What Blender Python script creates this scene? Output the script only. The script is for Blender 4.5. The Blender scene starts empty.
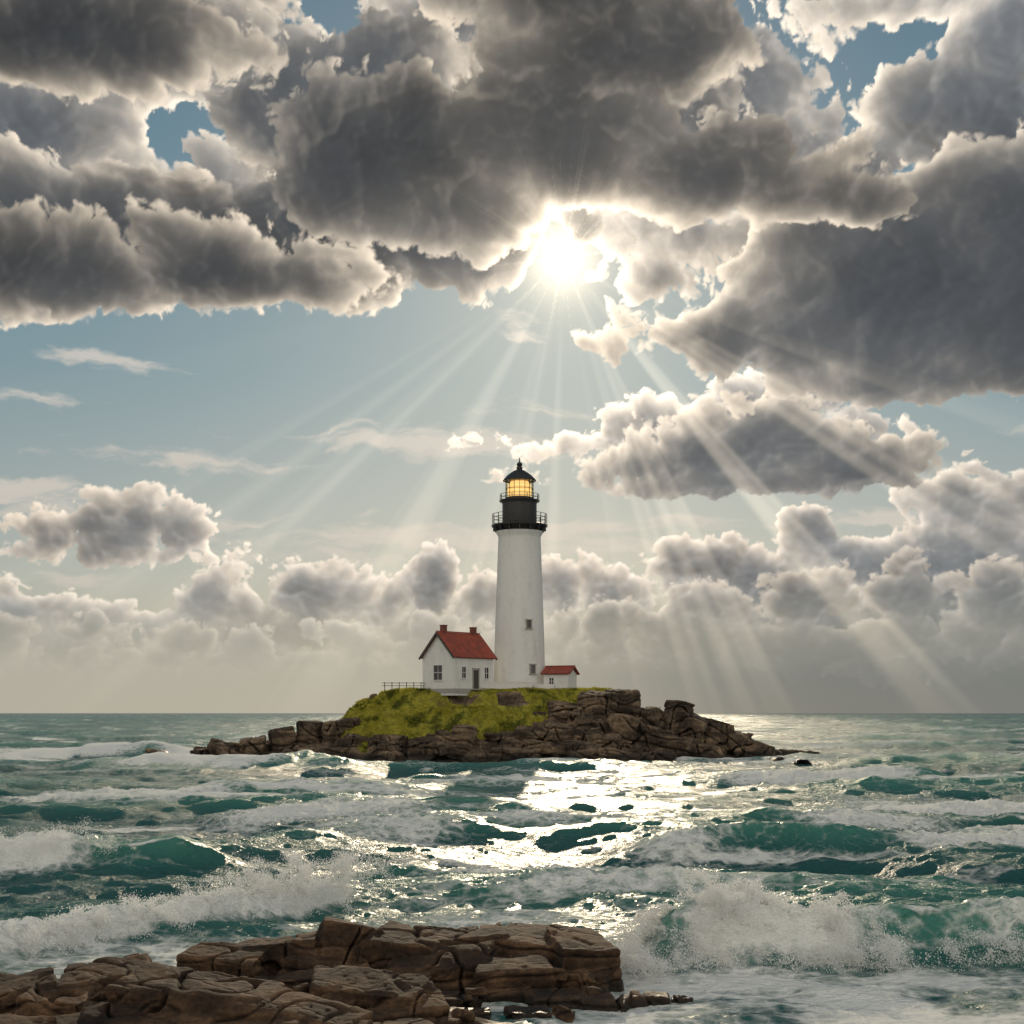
import bpy, bmesh, math, random
import numpy as np
from mathutils import Vector, Matrix, Euler
random.seed(7)
RS = np.random.RandomState(11)
scene = bpy.context.scene
scene.view_settings.view_transform = 'Standard'
scene.view_settings.look = 'None'
scene.view_settings.exposure = 0
F = 1422.2; CAMZ = 5.0

def link(o, parent=None):
    scene.collection.objects.link(o)
    if parent is not None: o.parent = parent
    return o

# ---------------------------------------------------------------- numpy noise
def _hash(ix, iy, iz, seed):
    h = (ix.astype(np.int64)*374761393 + iy.astype(np.int64)*668265263 + iz.astype(np.int64)*2147483647*3 + seed*974634777) & 0xFFFFFFFF
    h = ((h ^ (h >> 13)) * 1274126177) & 0xFFFFFFFF
    h = ((h ^ (h >> 16)) * 2246822519) & 0xFFFFFFFF
    h = h ^ (h >> 15)
    return (h & 0xFFFFFF).astype(np.float32)/16777215.0
def vn(x, y, z, seed=0):
    x0=np.floor(x); y0=np.floor(y); z0=np.floor(z)
    fx=x-x0; fy=y-y0; fz=z-z0
    fx=fx*fx*(3-2*fx); fy=fy*fy*(3-2*fy); fz=fz*fz*(3-2*fz)
    r=0
    for dx in (0,1):
        for dy in (0,1):
            for dz in (0,1):
                w=(fx if dx else 1-fx)*(fy if dy else 1-fy)*(fz if dz else 1-fz)
                r=r+w*_hash(x0+dx,y0+dy,z0+dz,seed)
    return r*2-1
_TAB=np.random.RandomState(5).rand(256,256).astype(np.float32)*2-1
def vn2(x,y,seed=0):
    x0=np.floor(x); y0=np.floor(y)
    fx=(x-x0).astype(np.float32); fy=(y-y0).astype(np.float32)
    fx=fx*fx*(3-2*fx); fy=fy*fy*(3-2*fy)
    i=(x0.astype(np.int32)+seed*37)&255; j=(y0.astype(np.int32)+seed*91)&255; i1=(i+1)&255; j1=(j+1)&255
    return (_TAB[i,j]*(1-fx)+_TAB[i1,j]*fx)*(1-fy)+(_TAB[i,j1]*(1-fx)+_TAB[i1,j1]*fx)*fy
def fbm2(x,y,o=4,seed=0):
    x=np.asarray(x); y=np.asarray(y)+np.zeros_like(x)
    a=1;s=0;t=0;f=1
    for i in range(o):
        s=s+a*vn2(x*f+i*17.3,y*f-i*9.1,seed+i); t+=a; a*=.5; f*=2.03
    return s/t
def fbm3(x,y,z,o=4,seed=0):
    a=1;s=0;t=0;f=1
    for i in range(o):
        s=s+a*vn(x*f+i*17.3,y*f-i*9.1,z*f+i*3.7,seed+i); t+=a; a*=.5; f*=2.03
    return s/t
def sstep(a,b,x):
    t=np.clip((x-a)/(b-a),0,1); return t*t*(3-2*t)

# ---------------------------------------------------------------- node helpers
class NT:
    def __init__(s, nt): s.nt=nt
    def setin(s, sock, v):
        if v is None: return
        if isinstance(v, bpy.types.NodeSocket): s.nt.links.new(v, sock)
        else: sock.default_value = v
    def M(s, op, a, b=None, c=None, clamp=False):
        n=s.nt.nodes.new('ShaderNodeMath'); n.operation=op; n.use_clamp=clamp
        for i,v in enumerate((a,b,c)): s.setin(n.inputs[i], v)
        return n.outputs[0]
    def V(s, op, a, b=None, c=None, out=0):
        n=s.nt.nodes.new('ShaderNodeVectorMath'); n.operation=op
        for i,v in enumerate((a,b,c)):
            if v is not None: s.setin(n.inputs[i], v)
        return n.outputs['Value'] if out=='v' else n.outputs[0]
    def scale(s, a, f):
        n=s.nt.nodes.new('ShaderNodeVectorMath'); n.operation='SCALE'
        s.setin(n.inputs[0],a); s.setin(n.inputs['Scale'],f); return n.outputs[0]
    def noise(s, vec, scale, detail=4, rough=.55, dim='3D', color=False, dist=0.0):
        n=s.nt.nodes.new('ShaderNodeTexNoise'); n.noise_dimensions=dim
        if dim=='1D': s.setin(n.inputs['W'],vec)
        else: s.setin(n.inputs['Vector'],vec)
        s.setin(n.inputs['Scale'],scale); n.inputs['Detail'].default_value=detail; n.inputs['Roughness'].default_value=rough
        n.inputs['Distortion'].default_value=dist
        return n.outputs['Color'] if color else n.outputs[0]
    def voro(s, vec, scale, dim='3D', feat='F1', detail=0, rand=1.0):
        n=s.nt.nodes.new('ShaderNodeTexVoronoi'); n.voronoi_dimensions=dim; n.feature=feat
        s.setin(n.inputs['Vector'],vec); s.setin(n.inputs['Scale'],scale); n.inputs['Detail'].default_value=detail
        n.inputs['Randomness'].default_value=rand
        return n.outputs['Distance']
    def mapr(s, v, a, b, c=0., d=1., smooth=True):
        n=s.nt.nodes.new('ShaderNodeMapRange'); n.interpolation_type='SMOOTHSTEP' if smooth else 'LINEAR'
        s.setin(n.inputs[0],v)
        for i,x in enumerate((a,b,c,d)): s.setin(n.inputs[i+1],x)
        return n.outputs[0]
    def mix(s, f, a, b, mode='MIX'):
        n=s.nt.nodes.new('ShaderNodeMix'); n.data_type='RGBA'; n.blend_type=mode
        s.setin(n.inputs[0],f)
        for i,v in ((6,a),(7,b)):
            if isinstance(v,tuple) and len(v)==3: v=(*v,1)
            s.setin(n.inputs[i],v)
        return n.outputs[2]
    def ramp(s, f, stops):
        n=s.nt.nodes.new('ShaderNodeValToRGB'); e=n.color_ramp.elements
        while len(e)<len(stops): e.new(.5)
        for i,(p,c) in enumerate(stops):
            e[i].position=p; e[i].color=(*c,1)
        s.setin(n.inputs[0],f); return n.outputs[0]
    def sep(s, v):
        n=s.nt.nodes.new('ShaderNodeSeparateXYZ'); s.setin(n.inputs[0],v); return n.outputs
    def comb(s,x,y,z=0.):
        n=s.nt.nodes.new('ShaderNodeCombineXYZ')
        for i,v in enumerate((x,y,z)): s.setin(n.inputs[i],v)
        return n.outputs[0]
    def bump(s,h,strength=.5,dist=.1,normal=None):
        n=s.nt.nodes.new('ShaderNodeBump'); n.inputs['Strength'].default_value=strength; n.inputs['Distance'].default_value=dist
        s.setin(n.inputs['Height'],h)
        if normal is not None: s.setin(n.inputs['Normal'],normal)
        return n.outputs[0]
    def attr(s,name):
        n=s.nt.nodes.new('ShaderNodeAttribute'); n.attribute_name=name; return n.outputs['Fac']
def newmat(name):
    m=bpy.data.materials.new(name); m.use_nodes=True
    nt=m.node_tree; b=nt.nodes['Principled BSDF']; return m,NT(nt),b

# ================================================================= mesh helpers
def grid_obj(name,co,parent=None):
    R,C,_=co.shape
    me=bpy.data.meshes.new(name); me.vertices.add(R*C); me.vertices.foreach_set('co',co.astype(np.float32).ravel())
    idx=np.arange(R*C).reshape(R,C)
    q=np.stack([idx[:-1,:-1],idx[:-1,1:],idx[1:,1:],idx[1:,:-1]],-1).reshape(-1,4)
    nf=len(q); me.loops.add(nf*4); me.loops.foreach_set('vertex_index',q.ravel().astype(np.int32))
    me.polygons.add(nf); me.polygons.foreach_set('loop_start',np.arange(0,nf*4,4,dtype=np.int32))
    me.polygons.foreach_set('use_smooth',np.ones(nf,dtype=bool))
    me.update(calc_edges=True)
    o=link(bpy.data.objects.new(name,me),parent); return o
def tri_obj(name,verts,tris,parent=None,smooth=False):
    me=bpy.data.meshes.new(name); me.vertices.add(len(verts)); me.vertices.foreach_set('co',verts.astype(np.float32).ravel())
    nf=len(tris); me.loops.add(nf*3); me.loops.foreach_set('vertex_index',tris.ravel().astype(np.int32))
    me.polygons.add(nf); me.polygons.foreach_set('loop_start',np.arange(0,nf*3,3,dtype=np.int32))
    me.polygons.foreach_set('use_smooth',np.full(nf,smooth,dtype=bool))
    me.update(calc_edges=True)
    return link(bpy.data.objects.new(name,me),parent)
def fattr(me,name,a):
    at=me.attributes.new(name,'FLOAT','POINT'); at.data.foreach_set('value',np.ascontiguousarray(a,dtype=np.float32).ravel())

# ================================================================= SKY
SUNAZ=math.atan((563-512)/F); SUNEL=math.atan((713-257)/F*math.cos(SUNAZ))
K=14.22
def sp(px,py):
    az=math.atan((px-512)/F); el=math.atan((713-py)/F*math.cos(az)); return az*K, el*K
SU,SV=SUNAZ*K,SUNEL*K
w=bpy.data.worlds.new('World'); scene.world=w; w.use_nodes=True
nt=w.node_tree; nt.nodes.clear(); n=NT(nt)
tc=nt.nodes.new('ShaderNodeTexCoord')
Gn=n.V('NORMALIZE',tc.outputs['Generated']); gx,gy,gz=n.sep(Gn)[:]
U=n.M('MULTIPLY',n.M('ARCTAN2',gx,gy),K); Vv=n.M('MULTIPLY',n.M('ARCSINE',gz),K)
toS=n.V('SUBTRACT',(SU,SV,0),n.comb(U,Vv,0.)); r=n.V('LENGTH',toS,out='v')
sky=nt.nodes.new('ShaderNodeTexSky'); sky.sky_type='NISHITA'; sky.sun_disc=False
sky.sun_elevation=SUNEL; sky.sun_rotation=SUNAZ; sky.air_density=1.; sky.dust_density=.6; sky.ozone_density=1.5
nsk=n.scale(sky.outputs[0],.012)
grad=n.ramp(n.M('DIVIDE',Vv,7.2),[(0,(.36,.335,.28)),(.18,(.30,.315,.285)),(.45,(.135,.220,.245)),(.75,(.062,.15,.20)),(1,(.045,.115,.165))])
skyc=n.V('ADD',nsk,grad)
skyc=n.V('ADD',skyc,n.scale((1.,.82,.56),n.M('MULTIPLY',n.M('EXPONENT',n.M('MULTIPLY',r,-.95)),.38)))
skyc=n.V('ADD',skyc,n.scale((1.,.84,.58),n.M('MULTIPLY',n.M('EXPONENT',n.M('MULTIPLY',n.M('MULTIPLY',r,r),-9.)),.65)))
hz=n.mix(n.mapr(U,-1.5,3.4),(.43,.41,.34),(.145,.165,.165))
skyc=n.mix(n.mapr(Vv,1.5,.3,0,.88),skyc,hz)
glow=n.M('MULTIPLY',n.M('EXPONENT',n.M('MULTIPLY',n.M('MULTIPLY',r,r),-170.)),9.)
skyc=n.V('ADD',skyc,n.scale((1.,.92,.76),glow))
bg=nt.nodes.new('ShaderNodeBackground'); nt.links.new(skyc,bg.inputs[0]); bg.inputs[1].default_value=1.0
wo=nt.nodes.new('ShaderNodeOutputWorld'); nt.links.new(bg.outputs[0],wo.inputs[0])
try: w.cycles.sampling_method='NONE'
except Exception as e: print(e)

def fft_noise(N,beta,seed,lo=1):
    rs=np.random.RandomState(seed); k=np.fft.fftfreq(N)*N; kk=np.hypot(*np.meshgrid(k,k)); kk[0,0]=1
    a=np.fft.fft2(rs.randn(N,N))*kk**(-beta/2); a[kk<lo]=0; a[0,0]=0
    h=np.fft.ifft2(a).real; return (h/h.std()).astype(np.float32)
def worley(N,C,seed):
    rs=np.random.RandomState(seed); P=rs.rand(C,C,2)
    y,x=np.mgrid[0:N,0:N].astype(np.float32)/N*C; ix=x.astype(int); iy=y.astype(int); s=np.zeros((N,N),np.float32)
    for dx in (-1,0,1):
        for dy in (-1,0,1):
            jx=ix+dx; jy=iy+dy; q=P[jx%C,jy%C]
            s+=np.exp(-18*((jx+q[...,0]-x)**2+(jy+q[...,1]-y)**2))
    d=-np.log(s+1e-9)/18
    return (.22-np.clip(d,-.2,1.)).astype(np.float32)
TF=fft_noise(1024,3.4,1,4); TW=[worley(1024,16,s) for s in (2,3)]
def tsamp(A,u,v):
    N=A.shape[0]; u=(u%1)*N; v=(v%1)*N; i=u.astype(np.int32); j=v.astype(np.int32); fu=u-i; fv=v-j; i%=N; j%=N; i1=(i+1)%N; j1=(j+1)%N
    return (A[j,i]*(1-fu)+A[j,i1]*fu)*(1-fv)+(A[j1,i]*(1-fu)+A[j1,i1]*fu)*fv
st=.0105
gu=np.arange(-6.3,6.3,st,dtype=np.float32); gv=np.arange(-.25,7.5,st,dtype=np.float32)
GU,GV=np.meshgrid(gu,gv)
dU=SU-GU; dV=SV-GV; R_=np.hypot(dU,dV); dU=dU/(R_+1e-4); dV=dV/(R_+1e-4)
def gsamp(A,du,dv):
    u=np.clip((GU+du-gu[0])/st,0,len(gu)-1.01); v=np.clip((GV+dv-gv[0])/st,0,len(gv)-1.01)
    i=u.astype(np.int32); j=v.astype(np.int32); fu=u-i; fv=v-j
    return (A[j,i]*(1-fu)+A[j,i+1]*fu)*(1-fv)+(A[j+1,i]*(1-fu)+A[j+1,i+1]*fu)*fv
def blur(A,n_):
    for _ in range(n_):
        A=(np.roll(A,1,0)+np.roll(A,-1,0)+2*A)/4; A=(np.roll(A,1,1)+np.roll(A,-1,1)+2*A)/4
    return A
def cloud_field(lst,seed,amp=1.,freq=1.,flat=1.,base=None,bias=.07):
    o=seed*.137
    wu=GU+.13*tsamp(TF,GU*.06+o,GV*.06+o)*amp; wv=GV+.09*tsamp(TF,GU*.06-o,GV*.06+.5)*amp
    D=np.full_like(GU,-2.) if base is None else base
    for (px,py,rx,ry) in lst:
        cx,cy=sp(px,py); rx/=100; ry/=100; rr=min(rx,ry)
        dy=(wv-cy); dy=np.where(dy<0,dy*flat,dy)
        D=np.maximum(D,rr-rr*np.hypot((wu-cx)/rx,dy/ry))
    near=D>-.9*amp
    u=wu[near]; v=wv[near]; f=freq
    w1=tsamp(TF,u*.13*f+o,v*.13*f-o)
    bl=.36*tsamp(TW[0],u*1.25*f/16+o,v*1.4*f/16)+.28*tsamp(TW[1],u*2.9*f/16,v*3.2*f/16+o+.02*w1)
    uu=u+.015*w1; b6=tsamp(TW[0],uu*7.*f/16,v*7.4*f/16-o); b13=tsamp(TW[1],uu*15.*f/16+o,v*15.*f/16)
    ed=np.exp(-np.abs(D[near]+.1)*2.2)
    bb=np.zeros_like(D); out=D.copy()
    bb[near]=amp*(bl+.09*b6); out[near]+=amp*(bl+.09*w1+(.13*b6+.045*b13)*(.3+.7*ed))+bias
    out-=1.3*np.exp(-(R_/.21)**2)*(1+.5*tsamp(TF,GU*.3,GV*.3))
    return out,blur(bb,2)
premS=np.zeros_like(GU); premA=np.zeros_like(GU); cover=np.zeros_like(GU)
near_=np.exp(-.8*R_)
def add_layer(lst,seed,amp=1.,freq=1.,flat=1.,amb=.1,lit=.8,k=1.,edge=.05,base=None,amax=1.,relk=1.,bias=.07):
    global premS,premA,cover
    D,bb=cloud_field(lst,seed,amp,freq,flat,base,bias)
    a=sstep(0,edge,D)*amax; T=np.maximum(D,0); Ts=blur(T,3)
    tau=T*1.6
    for s_,wgt in ((.03,1.),(.08,1.2),(.16,1.1),(.30,.9),(.5,.8),(.8,.6)):
        s2=s_/freq; du=dU*np.minimum(s2,R_); dv=dV*np.minimum(s2,R_)
        tau=tau+wgt*gsamp(Ts,du,dv)
    tr=np.exp(-tau*1.35*k)+.15*np.exp(-tau*.5*k)
    d1=gsamp(bb,dU*.09/freq,dV*.09/freq); rel=np.clip((bb-d1)*5.5/amp,-1,1)
    d2=gsamp(bb,0*dU,.07/freq+0*dV); rel2=np.clip((bb-d2)*5.5/amp,-1,1)
    deep=np.exp(-T*3.0*k)
    S=(lit+1.2*near_)*tr+np.maximum(rel,0)*.50*relk*deep*lit*(.6+near_)+.17*np.exp(-1.1*R_)*np.exp(-T*1.2)
    big=tsamp(TF,GU*.03+seed*.3,GV*.05)
    A=amb*(1+(.10+.25*deep)*relk*(rel+rel2)+.15*big)*(1+.4*deep)
    A=np.maximum(A,.03)
    premS=premS*(1-a)+S*a; premA=premA*(1-a)+A*a; cover=cover*(1-a)+a
outm=np.maximum(sstep(5.3,6.2,np.abs(GU)),sstep(6.9,7.4,GV))
def generic(U_,V_): return tsamp(TF,U_*.018+.3,V_*.026+.1)*.55-.05
gb=np.where(outm>0,-1.2*(1-outm)+outm*generic(GU,GV),-2.)
HOR=[(-150,560,70,50),(1170,570,80,60)]
def streak(lst,seed):
    global premS,premA,cover
    u=GU+.10*tsamp(TF,GU*.05+.2,GV*.05); v=GV+.05*tsamp(TF,GU*.06+.7,GV*.05+.2)
    D=np.full_like(GU,-1.)
    for (px,py,rx,ry) in lst:
        cx,cy=sp(px,py); rx/=100; ry/=100; D=np.maximum(D,ry*2.2*(1-np.hypot((u-cx)/rx,(v-cy)/ry)))
    nz=tsamp(TF,u*.045,v*.24+.3)*.09+tsamp(TF,u*.16,v*.9)*.045
    a=sstep(-.03,.24,D+nz)*.75*(D>-.6)
    S=(.46+.6*near_)*np.ones_like(GU); premS=premS*(1-a)+S*a; premA=premA*(1-a)+.22*a; cover=cover*(1-a)+a
streak([(190,465,130,11),(90,363,50,7),(60,410,75,5),(30,490,80,11),(350,538,200,16),(420,450,110,10),(300,441,70,3),(590,524,60,7),(560,415,90,9),(90,580,50,8),(880,525,80,10),(940,437,60,4),(515,335,34,10),(330,555,90,10),(620,545,60,7),(440,440,150,5),(150,470,90,6),(700,520,120,6),(230,520,120,6)],1)
add_layer([(20,612,50,24),(90,618,42,20),(150,630,50,18),(215,605,40,26),(310,594,36,30),(365,606,36,24),(430,586,30,34),(485,601,36,26),(560,583,36,28),(620,594,40,26),(690,568,40,34),(745,582,48,32),(800,548,36,32),(860,568,46,34),(940,565,56,44),(965,502,42,32),(1035,497,42,28),(1015,565,60,50),(260,640,130,20),(500,640,160,22),(680,635,160,28),(900,625,200,46),(60,650,140,20)]+HOR,2,.44,2.1,1.,.18,.74,1.45,.055,bias=.045)
add_layer([(-20,640,60,26),(75,636,42,18),(190,640,46,18),(262,642,40,16),(345,632,42,20),(455,630,42,22),(400,644,60,14),(600,626,48,24),(720,612,52,28),(655,630,46,20),(815,600,56,28),(900,600,50,30),(1000,606,60,34),(280,659,300,12),(800,646,280,28)],5,.44,2.2,1.2,.165,.52,1.7,.07,bias=.02)
add_layer([(140,520,46,28),(190,538,42,24),(62,541,50,15),(115,552,98,12),(36,530,26,14),(95,530,36,20),(125,540,60,18)],3,.40,2.2,1.6,.13,.85,1.5,.05,bias=.06)
add_layer([(740,402,44,32),(795,402,52,33),(680,425,56,28),(610,436,60,14),(560,442,44,7),(880,440,36,20),(640,410,30,10)],4,.52,1.7,1.2,.15,.92,1.3,.05,bias=.05)
add_layer([(745,448,108,46),(655,462,74,27),(845,468,70,30),(892,450,30,20),(750,482,150,18)],6,.46,1.8,1.7,.100,.80,1.7,.06,relk=.9,bias=.06)
add_layer([(1010,150,110,80),(950,110,90,50),(885,250,80,45),(900,12,110,22),(1020,40,90,50),(640,240,46,22),(650,288,34,22),(850,160,46,30),(700,232,60,22)],7,.7,1.3,1.,.13,.92,1.15,.06,bias=.05)
add_layer([(930,295,200,88),(1060,300,120,110),(780,325,120,48),(695,325,70,28),(1010,230,110,80),(940,372,130,28),(640,335,30,12)],8,.60,1.4,1.3,.075,.85,1.35,.07,relk=.8,bias=.08)
add_layer([(30,130,100,60),(100,184,76,32),(500,60,90,60),(690,80,110,60),(430,18,70,30),(250,60,64,40),(745,150,76,40),(-60,160,150,110),(215,195,60,42),(175,85,46,26)],9,.7,1.3,1.,.125,.98,1.15,.06,bias=.055)
add_layer([(300,120,80,66),(395,100,80,66),(330,240,125,64),(40,240,180,70),(-70,250,150,80),(215,255,135,58),(430,230,110,66),(510,245,70,36),(620,140,130,66),(170,5,120,34)],10,.64,1.4,1.3,.080,.92,1.3,.07,relk=.9,bias=.08)
add_layer([(60,35,180,58),(390,165,120,80),(560,148,145,74),(700,178,125,50),(810,202,88,22),(235,265,130,40),(60,270,160,46),(620,50,140,56),(560,0,130,50),(470,212,95,46)],12,.54,1.5,1.3,.054,.85,1.35,.08,base=gb,relk=.8,bias=.08)
hz_=1-sstep(.30,1.4,GV); fade=1-.93*hz_
premS*=fade; premA*=fade; cover*=fade
ang=np.arctan2(dU,dV)
rn=.55*tsamp(TF,ang*.8+.1,np.full_like(ang,.37))+.42*tsamp(TF,ang*2.0+.4,np.full_like(ang,.61))+.14*tsamp(TF,ang*4.5+.4,np.full_like(ang,.21))
rn=blur(rn,6)
ray=sstep(-.6,1.6,rn)
SY=SV-GV
lowm=sstep(.1,.9,SY)*(1-sstep(2.5,7.5,R_)*.6)*(.30+.70*sstep(-.1,.9,GV))*(1-sstep(.85,1.45,np.abs(ang)))
rays=ray*lowm*(.66+.75*sstep(.12,.5,-ang))
burst=np.exp(-R_*4.2)*(.40+1.0*sstep(.2,1.2,tsamp(TF,(ang+3.2)*1.6,np.full_like(ang,.83))))+ .5*np.exp(-R_*11)
au=np.concatenate([np.arange(-math.pi*K,gu[0]-.3,.42),gu,np.arange(gu[-1]+.42,math.pi*K,.42),[math.pi*K]])
av=np.concatenate([gv,np.arange(gv[-1]+.35,math.pi/2*K-.3,.4),[math.pi/2*K*.9999]])
AU,AV=np.meshgrid(au,av)
def expand(A,fn):
    O=fn(AU,AV).astype(np.float32); i0=int(np.searchsorted(au,gu[0])); O[:len(gv),i0:i0+len(gu)]=A; return O
def bk(U_,V_): return sstep(-.2,.4,-np.cos(U_/K)*np.cos(V_/K))  # extra cloud brightness behind the camera, unseen, added as fill light
covF=lambda U_,V_: sstep(0,.3,generic(U_,V_)+.25*bk(U_,V_))*.95
cov=expand(cover,covF)
sF=lambda U_,V_: covF(U_,V_)*(.10+1.0*bk(U_,V_)+.25*np.exp(-np.maximum(generic(U_,V_),0)*6))
aF=lambda U_,V_: covF(U_,V_)*(.13+.12*bk(U_,V_))
pS=expand(premS,sF); pA=expand(premA,aF); rr=expand(rays,lambda a,b:0*a); bu=expand(burst,lambda a,b:0*a)
RD=30000.; th=AU/K; ph=AV/K
dome=grid_obj('sky',np.stack([RD*np.sin(th)*np.cos(ph),RD*np.cos(th)*np.cos(ph),RD*np.sin(ph)],-1))
for nm,arr in (('cover',cov),('sunlit',pS),('ambient_shade',pA),('rays',rr),('aureole',bu)): fattr(dome.data,nm,arr)  # cloud sunlight and ambient shade precomputed and painted in as vertex values
m=bpy.data.materials.new('cloud_sky'); m.use_nodes=True; m.node_tree.nodes.clear(); n=NT(m.node_tree)
geo=m.node_tree.nodes.new('ShaderNodeNewGeometry'); z=n.M('DIVIDE',n.sep(geo.outputs['Position'])[2],RD)
lo=n.mapr(z,.30,.06)
ce=n.V('ADD',n.scale(n.mix(lo,(1.,.84,.64),(1.,.81,.60)),n.attr('sunlit')),n.scale(n.mix(lo,(.90,1.,1.12),(.92,1.,1.06)),n.attr('ambient_shade')))
ce=n.V('ADD',ce,n.scale((1.,.85,.63),n.M('MULTIPLY',n.attr('rays'),.155)))
ce=n.V('ADD',ce,n.scale((1.,.86,.62),n.attr('aureole')))
em=m.node_tree.nodes.new('ShaderNodeEmission'); m.node_tree.links.new(ce,em.inputs[0])
tr=m.node_tree.nodes.new('ShaderNodeBsdfTransparent'); it=n.M('SUBTRACT',1.,n.attr('cover'),clamp=True); m.node_tree.links.new(n.comb(it,it,it),tr.inputs[0])
ad=m.node_tree.nodes.new('ShaderNodeAddShader'); m.node_tree.links.new(em.outputs[0],ad.inputs[0]); m.node_tree.links.new(tr.outputs[0],ad.inputs[1])
mo=m.node_tree.nodes.new('ShaderNodeOutputMaterial'); m.node_tree.links.new(ad.outputs[0],mo.inputs[0])
try: m.cycles.emission_sampling='NONE'
except Exception as e: print(e)
dome.data.materials.append(m)
_iu=np.argmin(abs(gu-SU)); _iv=np.argmin(abs(gv-SV)); print('cover at sun',cover[_iv-4:_iv+5,_iu-4:_iu+5].max())

sl=bpy.data.lights.new('sun','SUN'); sl.energy=2.4; sl.angle=math.radians(.5); sl.color=(1,.82,.58)
so=link(bpy.data.objects.new('sun',sl))
sd=Vector((math.sin(SUNAZ)*math.cos(SUNEL),math.cos(SUNAZ)*math.cos(SUNEL),math.sin(SUNEL)))
so.rotation_euler=sd.to_track_quat('Z','Y').to_euler()

cam=bpy.data.cameras.new('camera'); cam.lens=50; cam.sensor_width=36; cam.shift_y=(713-512)/1024; cam.clip_end=90000; cam.clip_start=.1
co=link(bpy.data.objects.new('camera',cam)); co.location=(0,0,CAMZ); co.rotation_euler=(math.radians(90),0,0)
scene.camera=co

# ================================================================= OCEAN
def tile(N,Lt,lmin,lmax,rms,seed,spread,lpeak):
    rs=np.random.RandomState(seed)
    k=2*np.pi*np.fft.fftfreq(N,Lt/N); KX,KY=np.meshgrid(k,k,indexing='ij'); Kk=np.hypot(KX,KY); Kk[0,0]=1
    kp=2*np.pi/lpeak
    Pw=np.exp(-(kp/Kk)**2)/Kk**4*(np.abs(KY/Kk)**spread+.03)
    lam=2*np.pi/Kk; Pw*=((lam>=lmin)&(lam<=lmax)); Pw[0,0]=0
    a=(rs.randn(N,N)+1j*rs.randn(N,N))*np.sqrt(Pw)
    h=np.fft.ifft2(a).real; a*=rms/h.std(); h=np.fft.ifft2(a).real
    Dx=np.fft.ifft2(1j*KX/Kk*a).real; Dy=np.fft.ifft2(1j*KY/Kk*a).real
    e=Lt/N
    gx=(np.roll(Dx,-1,0)-np.roll(Dx,1,0))/(2*e); gy=(np.roll(Dy,-1,1)-np.roll(Dy,1,1))/(2*e); gxy=(np.roll(Dx,-1,1)-np.roll(Dx,1,1))/(2*e)
    J=(1+gx)*(1+gy)-gxy**2
    return dict(N=N,L=Lt,f=[h,Dx,Dy,J])
def samp(T,X,Y,ox=0,oy=0):
    N=T['N']; u=((X+ox)/T['L']%1)*N; v=((Y+oy)/T['L']%1)*N
    i=np.floor(u).astype(int); j=np.floor(v).astype(int); fu=u-i; fv=v-j; i%=N; j%=N; i1=(i+1)%N; j1=(j+1)%N
    return [(A[i,j]*(1-fu)+A[i1,j]*fu)*(1-fv)+(A[i,j1]*(1-fu)+A[i1,j1]*fu)*fv for A in T['f']]
TA=tile(512,173.,7.,90.,.33,3,4,30.); TA2=tile(512,251.,20.,120.,.17,9,6,50.)
TB=tile(512,46.,1.0,8.,.090,5,2.2,6.); TC=tile(512,11.,.10,1.4,.016,6,1.2,1.2)
ys=[-300.,-100.,-30.,0.,8.,13.]; y=16.
while y<650: ys.append(y); y+=max(.055,y*y/7110*.42)
while y<29500: ys.append(y); y*=1.035
ys=np.array(ys); NC=1150
s=np.linspace(-1,1,NC)
Y=np.repeat(ys[:,None],NC,1); half=np.abs(ys)*.52+9; half[:6]=np.array([250,120,60,30,25,20])
X=s[None,:]*half[:,None]
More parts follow.
